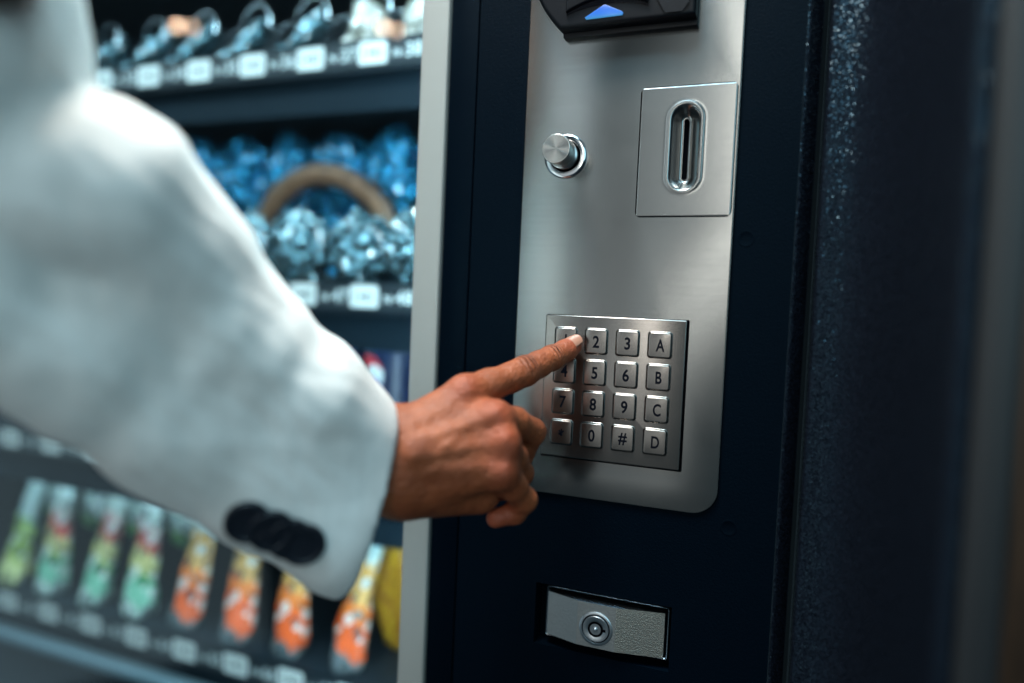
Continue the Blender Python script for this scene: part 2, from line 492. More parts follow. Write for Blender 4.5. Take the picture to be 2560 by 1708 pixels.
# keypad --------------------------------------------------------------------
KX0, KX1, KZ0, KZ1 = -12.1, 64.3, -64.7, 13.5
plate("keypad_shade", rrect(KX0 - .15, KX1 + 1.0, KZ0 - .9, KZ1 + .25, .8, 3), -.25, .05, MAT_DARK, machine, bev=.05, seg=1)  # black sheet, wider right and below, painting the shade round the keypad
keypad = plate("keypad", rrect(KX0, KX1, KZ0, KZ1, .7, 3), -2.0, -.1, MAT_STEEL_PAD, machine, bev=.7, seg=4)
KW, KH = 5.85, 6.45
LEG = ["123A", "456B", "789C", "*0#D"]
a_ = rrect(-KW - .75, KW + .75, -KH - .75, KH + .75, 1.9, 5)
for r in range(4):
    for c in range(4):
        ox, oz = c * 17.0, -r * 17.0 + (0.1 if r else 0)
        # rolled rim of the key hole, then the dark gap
        ring = [(a_, -1.95), (inset(a_, .18), -2.28), (inset(a_, .42), -2.34), (inset(a_, .62), -2.12), (inset(a_, .66), -1.9)]
        vs = []; fs = []; k = len(a_)
        for q, y in ring: vs += [(ox + x, y, oz + z) for x, z in q]
        for b in range(len(ring) - 1):
            for i in range(k):
                j = (i + 1) % k; fs.append((b * k + i, b * k + j, (b + 1) * k + j, (b + 1) * k + i))
        mk("key_rim", vs, fs, MAT_STEEL_PAD, keypad, autosmooth=50)
        mk("key_gap", [(ox + x, -2.03, oz + z) for x, z in inset(a_, .6)], [tuple(range(k))], MAT_DARK, keypad)
        # key cap with printed legend (one mesh, two materials)
        press = 0.0 if (r or c) else .3
        kp = rrect(-KW, KW, -KH, KH, 1.25, 5)
        rings = [(kp, -1.9)]
        for i in range(5):
            t = math.pi / 2 * i / 4
            rings.append((inset(kp, .5 * (1 - math.cos(t))), -3.05 + .5 * (1 - math.sin(t)) + press))
        vs = []; fs = []; mi = []; k = len(kp)
        for q, y in rings: vs += [(ox + x, y, oz + z) for x, z in q]
        for b in range(len(rings) - 1):
            for i in range(k):
                j = (i + 1) % k; fs.append((b * k + i, b * k + j, (b + 1) * k + j, (b + 1) * k + i)); mi.append(0)
        fs.append(tuple(range(len(rings) * k - k, len(rings) * k))); mi.append(0)
        ch = LEG[r][c]
        lv, lf = legend(ch, 6.2, ox + (.35 if c == 3 else .1), oz - .15, .70 if c == 3 else .84)
        b = len(vs); vs += [(x, -3.09 + press, z) for x, z in lv]
        fs += [tuple(b + i for i in f) for f in lf]; mi += [1] * len(lf)
        ko = mk("key", vs, fs, None, keypad, mats=[MAT_STEEL_KEY, MAT_INK], mi=mi, autosmooth=50)
        ko['label'] = "steel key printed with " + {'*': 'an asterisk', '#': 'a hash sign'}.get(ch, ch)

# lock handle in its recess -------------------------------------------------
fr = rrect(-5.8, 63.0, -168.6, -139.6, 1.5, 3)
fi = inset(fr, 1.3)
rings = [(fr, 10), (fr, 4.2), (inset(fr, .5), 3.7), (inset(fr, .9), 3.9), (fi, 4.6), (fi, 10)]
vs = []; fs = []; k = len(fr)
for q, y in rings: vs += [(x, y, z) for x, z in q]
for b in range(len(rings) - 1):
    for i in range(k):
        j = (i + 1) % k; fs.append((b * k + i, b * k + j, (b + 1) * k + j, (b + 1) * k + i))
mk("handle_tray", vs, fs, MAT_CHROME_DK, machine, autosmooth=45)
HX = [-4.6, 13.9, 35.2, 60.6]; HY = [3.6, -1.6, -1.6, 3.2]; HZ0, HZ1 = -167.4, -143.0
vs = []; fs = []; mi = []
for x, y in zip(HX, HY):
    vs += [(x, y, HZ0), (x, y, HZ1), (x, 11, HZ0), (x, 11, HZ1)]
for i in range(3):
    a = 4 * i; b = a + 4
    fs += [(a, b, b + 1, a + 1), (a + 1, b + 1, b + 3, a + 3), (b, a, a + 2, b + 2)]
    mi += [0 if i < 2 else 1, 2, 2]
fs += [(0, 1, 3, 2), (13, 12, 14, 15)]; mi += [2, 2]
bm = bmesh.new()
bv = [bm.verts.new(v) for v in vs]
for f, m_ in zip(fs, mi):
    ff = bm.faces.new([bv[i] for i in f]); ff.material_index = m_
sel = [e for e in bm.edges if all(v.co.y < 9 for v in e.verts) and len(e.link_faces) == 2 and e.calc_face_angle() > .7]
bmesh.ops.bevel(bm, geom=sel, offset=.45, segments=2, profile=.5, affect='EDGES', material=2)
bm.verts.index_update()
handle = mk("door_handle", [v.co[:] for v in bm.verts], [[v.index for v in f.verts] for f in bm.faces], None, machine,
            mats=[MAT_CAST, MAT_CAST_ROUGH, MAT_CHROME_DK], mi=[f.material_index for f in bm.faces], autosmooth=9)
bm.free()
LC = (24.6, -1.6, -156.6)
lk = lathe("lock_cylinder", [(9.3, -.05), (9.3, .25), (8.9, .55), (8.0, .6), (7.75, .25), (7.7, .05), (7.2, .05), (7.15, .7), (6.9, 1.0), (5.0, 1.0), (4.85, .9)], LC, MAT_LOCK, handle, n=56)
lathe("lock_ring_gap", [(7.75, .02), (7.75, .14), (7.1, .14)], LC, MAT_DARK, handle, n=48)
vs = []; fs = []
for i in range(48):
    a = 2 * math.pi * i / 48
    for r_ in (3.05, 4.25): vs.append((LC[0] + r_ * math.cos(a), LC[1] - 1.06, LC[2] + r_ * math.sin(a)))
for i in range(48): j = (i + 1) % 48; fs.append((2 * i, 2 * j, 2 * j + 1, 2 * i + 1))
b = len(vs); vs += [(LC[0] + x, LC[1] - 1.09, LC[2] + z) for x, z in ((2.2, -.75), (5.6, -.75), (5.6, .75), (2.2, .75))]
fs.append((b, b + 1, b + 2, b + 3))
mk("keyway", vs, fs, MAT_DARK, handle)
lathe("lock_pin", [(3.0, .9), (3.0, 1.12), (1.2, 1.14), (1.15, 1.9), (.8, 2.3), (.1, 2.4)], LC, MAT_LOCK, handle, n=32)

# side of the cabinet that stands out beyond the door ------------------------
pts = [(123.6, 40), (123.6, .6), (124.1, -.2), (124.9, -.9)]
for i in range(1, 25):
    t = i / 24; pts.append((124.9 + 34.0 * (1 - (1 - t) ** 1.9) ** .9, -.9 - 112 * t ** 2.0))
pts += [(159.8, -115.0), (161.6, -116.8), (163.2, -117.0), (164.6, -115.5), (164.6, 40)]
vs = []; fs = []
for x, y in pts: vs += [(x, y, -420), (x, y, 420)]
for i in range(len(pts) - 1): fs.append((2 * i, 2 * i + 2, 2 * i + 3, 2 * i + 1))
mk("cabinet_side", vs, fs, MAT_SPECK, machine, autosmooth=50)
MAT_EDGE = plain("dark_grey_edge_paint", (.013, .014, .016), .5)
box("cabinet_edge", (164.2, -121, -420), (176, -100, 420), MAT_EDGE, machine, bev=3, seg=4)
box("cabinet_body", (124.5, 41, -420), (172, 620, 420), MAT_NAVY2, machine)

# glass pane -----------------------------------------------------------------
a = N("window_glass")
tr = a.n('ShaderNodeBsdfTransparent'); tr.inputs[0].default_value = (.93, .97, .97, 1)
gl = a.n('ShaderNodeBsdfGlossy'); gl.inputs['Roughness'].default_value = .015
lw = a.n('ShaderNodeLayerWeight'); lw.inputs[0].default_value = .5
fr_ = a.math('MULTIPLY_ADD', a.math('POWER', lw.outputs['Facing'], 5.0), .96, .04)   # Schlick, the same from both sides
mx = a.n('ShaderNodeMixShader'); a.l(fr_, mx.inputs[0]); a.l(tr.outputs[0], mx.inputs[1]); a.l(gl.outputs[0], mx.inputs[2])
a.l(mx.outputs[0], a.out.inputs[0])
MAT_GLASS = a.m
box("glass_pane", (-900, 12, -420), (-97.8, 16, 420), MAT_GLASS, machine)
# ================================================================== inside the machine
MAT_TRAY = plain("dark_shelf_metal", (.008, .014, .020), .5, .0, Specular_IOR_Level=.15)
MAT_CAVITY = plain("dark_cavity_lining", (.004, .010, .017), .6)
MAT_TAGSTRIP = plain("dark_tag_rail", (.010, .016, .022), .4)
MAT_TAGWHITE = plain("white_tag_card", (.56, .61, .62), .5)
MAT_TAGPRINT = plain("white_tag_print", (.46, .52, .54), .5)
MAT_FASCIA = plain("slate_shelf_fascia", (.004, .010, .016), .6, Specular_IOR_Level=.08)
MAT_WIRE = plain("steel_coil_wire", (.28, .32, .35), .25, 1.0)

bx0, bx1 = -900, -99
mk("cavity", [(bx0, 480, -420), (bx1, 480, -420), (bx1, 480, 420), (bx0, 480, 420), (bx1, 24, -420), (bx1, 24, 420), (bx0, 24, -420), (bx0, 24, 420)],
   [(0, 1, 2, 3), (1, 4, 5, 2), (6, 0, 3, 7), (0, 6, 4, 1), (3, 2, 5, 7)], MAT_CAVITY, machine)
# light strips of the machine: behind the grey frame and under the roof of the cavity
a = N("strip_light_diffuser"); a.set(Base_Color=(.8, .9, .95), Emission_Color=(.62, .90, 1.0), Emission_Strength=72.0)
MAT_SHELF_FILL = N("shelf_fill_diffuser").set(Base_Color=(.8, .9, .95), Emission_Color=(.55, .86, 1.0), Emission_Strength=15.0).m  # glow for the added shelf fill strips
box("strip_light", (-108, 26, -400), (-101, 32, 400), a.m, machine)
box("strip_light_rear", (-860, 30, 395), (-130, 44, 402), a.m, machine)

ROWS = [(217.0, 30), (21.2, 40), (-140.0, 50), (-313.0, 60)]
LANES = [-147 - 60.2 * k for k in range(10)]


def coil_mesh():
    vs = []; fs = []; n = 150; m = 5; R_, rw = 24.0, 1.5
    for i in range(n):
        t = i / (n - 1); a = t * 2 * math.pi * 6
        c = np.array((R_ * math.cos(a), t * 250, R_ * math.sin(a)))
        e1 = np.array((math.cos(a), 0, math.sin(a))); e2 = np.array((0, 1, 0))
        for k in range(m):
            b = 2 * math.pi * k / m
            vs.append(tuple(c + rw * (math.cos(b) * e1 + math.sin(b) * e2)))
    for i in range(n - 1):
        for k in range(m):
            j = (k + 1) % m
            fs.append((i * m + k, i * m + j, (i + 1) * m + j, (i + 1) * m + k))
    return vs, fs


CV, CF = coil_mesh()
coil_me = None
shelves = []
for (tz, num) in ROWS:
    z1 = tz + 9.5
    sh = mk("shelf", *[[(-880, 118.5, tz - 14), (-112, 118.5, tz - 14), (-112, 118.5, tz + 12), (-880, 118.5, tz + 12),
                        (-880, 121, tz + 12), (-112, 121, tz + 12), (-880, 123, z1 - 1), (-112, 123, z1 - 1), (-880, 440, z1 - 1), (-112, 440, z1 - 1),
                        (-880, 440, tz - 14), (-112, 440, tz - 14), (-880, 121, tz - 14), (-112, 121, tz - 14)],
                       [(0, 1, 2, 3), (3, 2, 5, 4), (4, 5, 7, 6), (6, 7, 9, 8), (8, 9, 11, 10), (10, 11, 1, 0)]], MAT_TRAY, machine)
    sh['label'] = "dark shelf with tags numbered in the %ds" % num
    shelves.append(sh)
    for k, x in enumerate(LANES):
        nn = num + 8 - k
        if nn < num: nn += 10
        lab = "%d" % nn
        # tag: dark strip piece with the lane number and a white price card carrying an arrow
        vs = []; fs = []; mi = []
        def rect(x0, x1, z0, z1, y, m_):
            i = len(vs); vs.extend([(x0, y, z0), (x1, y, z0), (x1, y, z1), (x0, y, z1)]); fs.append((i, i + 1, i + 2, i + 3)); mi.append(m_)
        rect(x - 44.5, x + 15, tz - 11, tz + 10.5, 118.0, 0)
        i = len(vs)
        pl = rrect(x - 13.5, x + 13.5, tz - 9, tz + 9, 2.5, 4)
        vs += [(p, 117.6, q) for p, q in pl]; fs.append(tuple(range(i, i + len(pl)))); mi.append(1)
        for ch, h_, cx_, ws in (("N", 6.5, x - 38.5, 1.0), ("o", 4.0, x - 33.5, .9), (lab[0], 10.5, x - 27.0, .95), (lab[1], 10.5, x - 19.0, .95)):
            lv, lf = legend(ch, h_, cx_, tz - (1.5 if h_ < 7 else 0), ws)
            b = len(vs); vs += [(p, 117.6, q) for p, q in lv]; fs += [tuple(b + q for q in f) for f in lf]; mi += [2] * len(lf)
        # small arrow-in-corners mark on the card
        for (x0, x1, z0, z1) in ((-4, 3, -1, 1), (1, 4.5, -2.6, -1.2), (1, 4.5, 1.2, 2.6), (-8.5, -7.5, -5, 5), (7.5, 8.5, -5, 5)):
            rect(x + x0, x + x1, tz + z0, tz + z1, 117.3, 3)
        t = mk("price_tag", vs, fs, None, sh, mats=[MAT_TAGSTRIP, MAT_TAGWHITE, MAT_TAGPRINT, MAT_INK], mi=mi)
        t['label'] = "price tag numbered " + lab
    box("shelf_fascia", (-880, 124, tz - 44), (-112, 128, tz - 14.2), MAT_FASCIA, sh)
    box("shelf_fill_strip", (-870, 131, tz - 36), (-118, 135, tz - 32), MAT_SHELF_FILL, sh)  # hidden strip added to brighten the bags and buns
    # spirals that hold the goods of this shelf
    if num != 60:
        for k, x in enumerate(LANES[:9]):
            if coil_me is None:
                c = mk("coil", CV, CF, MAT_WIRE, sh, origin=(0, 0, 0), smooth=True); coil_me = c.data
            else:
                c = bpy.data.objects.new("coil", coil_me); COL.objects.link(c); c.parent = sh
            c.location = Vector((x - 14, 126, tz + 36)) * U - wpos(sh)

# bright lower rail under the bottom shelf
box("delivery_rail", (-880, 108, -352), (-112, 124, -341), plain("pale_rail_metal", (.20, .30, .36), .35, .6), machine, bev=3)


# ---- crinkled film wrappers ------------------------------------------------
def film(name, c1, c2, rough=.10, scale=40, metal=.0, coat=1.0, alpha=None):
    a = N(name); a.set(Roughness=rough, Metallic=metal, Coat_Weight=coat, Coat_Roughness=.06, Specular_IOR_Level=.8)
    v = a.coord(); n = a.noise(v, scale, 4, .6, 1.2)
    a.link(a.ramp(n, [(.32, c1), (.62, c2)]), 'Base Color')
    n2 = a.noise(v, scale * 3, 3, .6, 2.0)
    a.link(a.bump(n2, .35, .002), 'Normal')
    if alpha is not None: a.set(Alpha=alpha)
    return a.m


F_CLEAR = film("clear_film", (.003, .014, .022), (.13, .25, .30), .10, 95, .9)
F_BEIGE = film("beige_film", (.10, .09, .07), (.42, .40, .36), .2, 60)
F_BLUE = film("blue_foil_film", (.001, .025, .085), (.04, .46, .80), .11, 90, .85)
F_BROWN = film("brown_arch_tint", (.13, .05, .022), (.36, .18, .10), .35, 40, coat=.3)
F_YELLOW = film("yellow_film", (.28, .06, .008), (.58, .34, .02), .3, 90)


def blob_mesh(seed, crinkle, flat=1.0, sub=4, ridge=0.0):
    bm = bmesh.new(); bmesh.ops.create_icosphere(bm, subdivisions=sub, radius=1)
    sd = Vector((seed * 3.7, seed * 1.3, seed * 2.1))
    for v in bm.verts:
        p = v.co.copy()
        d = noise.noise(p * 1.3 + sd) * .22 + crinkle * (abs(noise.noise(p * 3.5 + sd)) * .9 + abs(noise.noise(p * 8 + sd)) * .5 - .4)
        if ridge: d += ridge * ((1 - abs(noise.noise(p * 4.5 + sd)) * 3) * .5 + (1 - abs(noise.noise(p * 10 + sd)) * 3) * .35)
        v.co = p * (1 + d)
        if v.co.z < -.82: v.co.z = -.82
    bm.verts.index_update()
    vs = np.array([v.co[:] for v in bm.verts]); fs = [[v.index for v in f.verts] for f in bm.faces]; bm.free()
    return vs, fs


def blob(name, loc, dims, mat, seed, crinkle, label, cat, group, tail=False, ridge=0.0):
    vs, fs = blob_mesh(seed, crinkle, sub=4, ridge=ridge)
    v = vs * np.array(dims) + np.array(loc)
    v[:, 2] += dims[2] * .82
    if not tail:
        o = mk(name, v, fs, mat, None, origin=loc); tag(o, label, cat, group); return o
    r = empty(name, loc); tag(r, label, cat, group)
    mk("wrapper", v, fs, mat, r)
    # twisted film end sticking up
    vs = []; fs = []
    for i in range(7):
        t = i / 6
        for k in range(10):
            a = 2 * math.pi * k / 10
            rr_ = (3.0 + 15 * t ** 1.3) * (1 + .35 * math.sin(5 * a + seed))
            vs.append((loc[0] + rr_ * math.cos(a) - 6 * t * math.sin(seed), loc[1] + rr_ * .6 * math.sin(a) + 4 * t, loc[2] + dims[2] * 1.62 + 22 * t))
    for i in range(6):
        for k in range(10):
            j = (k + 1) % 10; fs.append((i * 10 + k, i * 10 + j, (i + 1) * 10 + j, (i + 1) * 10 + k))
    mk("twisted_end", vs, fs, mat, r)
    return r


ORD = ['rightmost', 'second from the right', 'third from the right', 'fourth from the right', 'fifth from the right', 'sixth from the right', 'seventh from the right', 'leftmost']
z_ = 217 + 9
for k, x in enumerate([-176, -233, -297, -360, -422, -480, -540, -600]):
    num = 38 - k
    beige = k < 2
    o = empty("snack_packet", (x, 150, z_))
    tag(o, "crinkled %s packet on the top shelf, %s" % ("beige" if beige else "clear film", ORD[k]), "snack packet", "packets on the top shelf")
    vs, fs = blob_mesh(11 + k, .16)
    dims = np.array((20, 17, 26 if beige else 20))
    v = vs * dims
    ca, sa = math.cos(.7), math.sin(.7)
    if not beige:      # slanted stick-like packet
        v = vs * np.array((11, 14, 34))
        v = np.stack([v[:, 0] * ca + v[:, 2] * sa * .75, v[:, 1] + v[:, 2] * .2, -v[:, 0] * sa * .4 + v[:, 2] * ca], 1)
    v[:, 2] -= v[:, 2].min()
    mk("wrapper", v + np.array((x, 150, z_)), fs, F_BEIGE if beige else F_CLEAR, o)
    v2 = blob_mesh(31 + k, .2, sub=3)
    w2 = v2[0] * np.array((9, 8, 8)) + np.array((x - (16 if not beige else 10), 138, z_ + 7.0))
    mk("sealed_end", w2, v2[1], F_BEIGE if beige else F_CLEAR, o)

z_ = 21.2 + 9
for k, (x, r_) in enumerate([(-180, 25), (-233, 27), (-299, 29), (-359, 27), (-419, 27)]):
    blob("wrapped_muffin", (x, 152, z_), (r_, 27, 36), F_CLEAR, 51 + k, .22,
         "round clear-wrapped bun on the middle shelf, %s" % ORD[k], "wrapped bun", "wrapped buns on the middle shelf", ridge=.12)
for k in range(12):
    x = -205 - 61 * (k // 2) + (14 if k % 2 else 0)
    blob("blue_snack_bag", (x, 238 - 6 * (k % 2), z_ + (73 if k % 2 else 0)), (33, 24, 45), F_BLUE, 71 + k, .24,
         "blue foil snack bag behind the wrapped buns, %s of the pile %s" % ("top" if k % 2 else "bottom", ORD[k // 2]), "snack bag", "blue bags on the middle shelf", ridge=.16)
# solid brown arch in place of an arc mirrored in the glass
vs = []; fs = []; n = 30; m = 12
sd = Vector((3, 1, 2))
for i in range(n):
    t = i / (n - 1); a = math.pi * (1.04 - 1.08 * t)
    R_ = 80; c = np.array((-309 + R_ * 1.03 * math.cos(a), 196 + 4 * math.sin(9 * t), 52 + 86 * math.sin(a)))
    rr_ = 11 * (.55 + .45 * math.sin(math.pi * min(1, max(0, t))) ** .5)
    e1 = np.array((math.cos(a), 0, math.sin(a))); e2 = np.array((0, 1, 0))
    for k in range(m):
        b = 2 * math.pi * k / m
        q = rr_ * (1 + .16 * noise.noise(Vector((4 * t, math.cos(b), math.sin(b))) * 2.2 + sd))
        vs.append(tuple(c + q * (math.cos(b) * e1 + math.sin(b) * e2)))
for i in range(n - 1):
    for k in range(m):
        j = (k + 1) % m; fs.append((i * m + k, i * m + j, (i + 1) * m + j, (i + 1) * m + k))
fs += [tuple(range(m)), tuple(range(n * m - 1, n * m - m - 1, -1))]
o = mk("arch_reflection", vs, fs, F_BROWN, None, smooth=True)
tag(o, "brown arch, a glass reflection built solid between the buns and the blue bags", "glass reflection")


# ---- drink cans on the third shelf -----------------------------------------
def can_mat():
    a = N("dark_blue_can_print"); a.set(Roughness=.35, Metallic=.1)
    tc = a.n('ShaderNodeTexCoord'); s = a.n('ShaderNodeSeparateXYZ'); a.l(tc.outputs['Object'], s.inputs[0])
    x = a.math('DIVIDE', s.outputs['X'], U); z = a.math('DIVIDE', s.outputs['Z'], U)
    # round emblem on the side that faces the window: red cap, white wave, blue foot
    dx = a.math('ADD', x, 13.0); dz = a.math('SUBTRACT', z, 86.0)
    r = a.math('SQRT', a.math('ADD', a.math('MULTIPLY', dx, dx), a.math('MULTIPLY', dz, dz)))
    front = a.math('LESS_THAN', s.outputs['Y'], 0.0)
    inside = a.math('MULTIPLY', a.math('LESS_THAN', r, 17.0), front)
    wv = a.math('SUBTRACT', dz, a.math('MULTIPLY', a.math('SINE', a.math('MULTIPLY', dx, .22)), 4.0))
    c = a.ramp(a.math('MULTIPLY_ADD', wv, 1 / 34.0, .5), [(0, (.01, .06, .30)), (.30, (.75, .78, .80)), (.66, (.55, .03, .04))], 'CONSTANT')
    base = a.ramp(a.math('DIVIDE', z, 110.0), [(0, (.002, .005, .015)), (.6, (.002, .008, .035)), (1, (.004, .014, .05))])
    a.link(a.mix(inside, base, c), 'Base Color')
    return a.m


MAT_CAN = can_mat()
MAT_ALU = plain("can_lid_metal", (.20, .24, .28), .3, 1.0)
for k, x in enumerate([-205, -264, -325]):
    o = empty("drink_can", (x, 168, -131))
    tag(o, "dark blue drink can with round red and white emblem, %s" % ORD[k], "drink can", "cans on the third shelf")
    vs = []; fs = []; n = 36
    prof = [(20, 0), (25, 3), (27, 8), (27, 112), (25, 119), (22.5, 123)]
    for r_, t in prof:
        for i in range(n):
            b = 2 * math.pi * i / n; vs.append((x + r_ * math.cos(b), 168 + r_ * math.sin(b), -131 + t))
    for q in range(len(prof) - 1):
        for i in range(n):
            j = (i + 1) % n; fs.append((q * n + i, q * n + j, (q + 1) * n + j, (q + 1) * n + i))
    mk("can_body", vs, fs, MAT_CAN, o, origin=(x, 168, -131), smooth=True)
    lathe("can_lid", [(22.5, 122.6), (23, 124), (22.2, 125), (20.5, 124.4), (19.5, 121), (1, 121)], (x, 168, -131), MAT_ALU, o, axis='z', n=36)


# ---- pouches on the bottom shelf --------------------------------------------
def pouch_mat(name, stops):
    a = N(name); a.set(Roughness=.14, Coat_Weight=.6, Coat_Roughness=.05)
    tc = a.n('ShaderNodeTexCoord'); s = a.n('ShaderNodeSeparateXYZ'); a.l(tc.outputs['Generated'], s.inputs[0])
    v = a.coord(); n = a.noise(v, 70, 4, .6, 1.0)
    f = a.math('ADD', s.outputs['Z'], a.math('MULTIPLY', a.math('SUBTRACT', n, .5), .42))
    f = a.math('ADD', f, a.math('MULTIPLY', a.math('SUBTRACT', s.outputs['X'], .5), .16))
    c = a.ramp(f, stops, 'CONSTANT')
    # torn-looking print: pale and dark patches
    vo = a.n('ShaderNodeTexVoronoi'); vo.inputs['Scale'].default_value = 110; a.l(v, vo.inputs['Vector'])
    sp = a.n('ShaderNodeSeparateColor'); a.l(vo.outputs['Color'], sp.inputs[0])
    c = a.mix(a.math('MULTIPLY', a.math('GREATER_THAN', sp.outputs[0], .86), .8), c, (.72, .80, .80))
    c = a.mix(a.math('MULTIPLY', a.math('GREATER_THAN', sp.outputs[1], .78), .75), c, (.04, .06, .07))
    a.link(c, 'Base Color')
    a.link(a.bump(a.noise(v, 120, 3, .6, 1.5), 1.0, .005), 'Normal')
    return a.m


P_GREEN = pouch_mat("green_red_white_pouch_print", [(0, (.55, .70, .68)), (.16, (.20, .52, .38)), (.34, (.03, .26, .09)), (.42, (.62, .62, .25)), (.52, (.60, .52, .22)), (.60, (.62, .10, .08)), (.72, (.70, .40, .38)), (.82, (.55, .66, .62)), (1, (.60, .78, .80))])
P_LIME = pouch_mat("lime_white_pouch_print", [(0, (.60, .66, .30)), (.28, (.30, .45, .08)), (.5, (.35, .50, .12)), (.62, (.50, .66, .64)), (1, (.60, .78, .80))])
P_ORANGE = pouch_mat("orange_pouch_print", [(0, (.10, .13, .15)), (.13, (.14, .17, .19)), (.16, (.80, .11, .015)), (.42, (.85, .20, .03)), (.54, (.75, .40, .12)), (.72, (.70, .36, .08)), (.86, (.50, .62, .60)), (1, (.35, .55, .58))])


def pouch(x, mat, label, seed, hgt, film_mat=None):
    """stand-up pouch: oval foot, belly, flat sealed top, leaning back"""
    y0, z0 = 141, -313 + 9
    o = empty("stand_up_pouch", (x, y0, z0)); tag(o, label, "pouch", "pouches on the bottom shelf")
    vs = []; fs = []; n = 28; m = 22
    sd = Vector((seed, seed * .7, 1))
    for i in range(m):
        t = i / (m - 1)
        wx = 15.5 - 4.0 * t
        wy = 14 * (1 - t) ** .7 + .7
        wx *= (1.0 if i else .85)
        for k in range(n):
            a = 2 * math.pi * k / n
            cx_, sx_ = math.cos(a), math.sin(a)
            q = 1 + .26 * noise.noise(Vector((cx_ * 1.6, sx_ * 1.6, t * 3.4)) + sd) + .12 * noise.noise(Vector((cx_ * 5, sx_ * 5, t * 8)) + sd)
            vs.append((x + (3.5 * math.sin(seed * 4.1)) * t + wx * q * math.copysign(abs(cx_) ** .8, cx_), y0 + wy * q * sx_ + (20 + 8 * math.sin(seed * 2.7)) * t ** 1.2, z0 + hgt * t))
    for i in range(m - 1):
        for k in range(n):
            j = (k + 1) % n; fs.append((i * n + k, i * n + j, (i + 1) * n + j, (i + 1) * n + k))
    fs += [tuple(range(n - 1, -1, -1)), tuple(range((m - 1) * n, m * n))]
    mk("pouch_body", vs, fs, mat, o, smooth=True)
    box("sealed_edge", (x - 11 + 3.5 * math.sin(seed * 4.1), y0 + 19 + 8 * math.sin(seed * 2.7), z0 + hgt - 1), (x + 11 + 3.5 * math.sin(seed * 4.1), y0 + 21 + 8 * math.sin(seed * 2.7), z0 + hgt + 7), mat, o, bev=.6)
    if film_mat:
        vv, ff = blob_mesh(seed + 100, .10)
        vv = vv * np.array((21, 14, 26)) + np.array((x + 17, y0 + 40, z0 + hgt - 26))
        mk("film_hump", vv, ff, film_mat, o)
    return o


F_PALE = pouch_mat("pale_film_green_hem", [(0, (.10, .34, .10)), (.22, (.20, .40, .16)), (.32, (.42, .55, .52)), (1, (.45, .62, .64))])
for k, x in enumerate([-226, -288, -348, -411, -470, -532, -597, -654]):
    num = 68 - k
    if k < 4: pouch(x, P_ORANGE, "orange snack pouch on the bottom shelf, %s" % ORD[k], 5 + k, 104)
    elif k < 7: pouch(x, P_GREEN, "green, red and white snack pouch on the bottom shelf, %s" % ORD[k], 5 + k, 108, F_PALE)
    else: pouch(x, P_LIME, "lime and white snack pouch at the left end of the bottom shelf", 5 + k, 108, F_PALE)
blob("yellow_snack_bag", (-196, 200, -313 + 9), (32, 20, 68), F_YELLOW, 90, .08, "orange-yellow snack bag behind the rightmost orange pouch", "snack bag", None, ridge=.14)
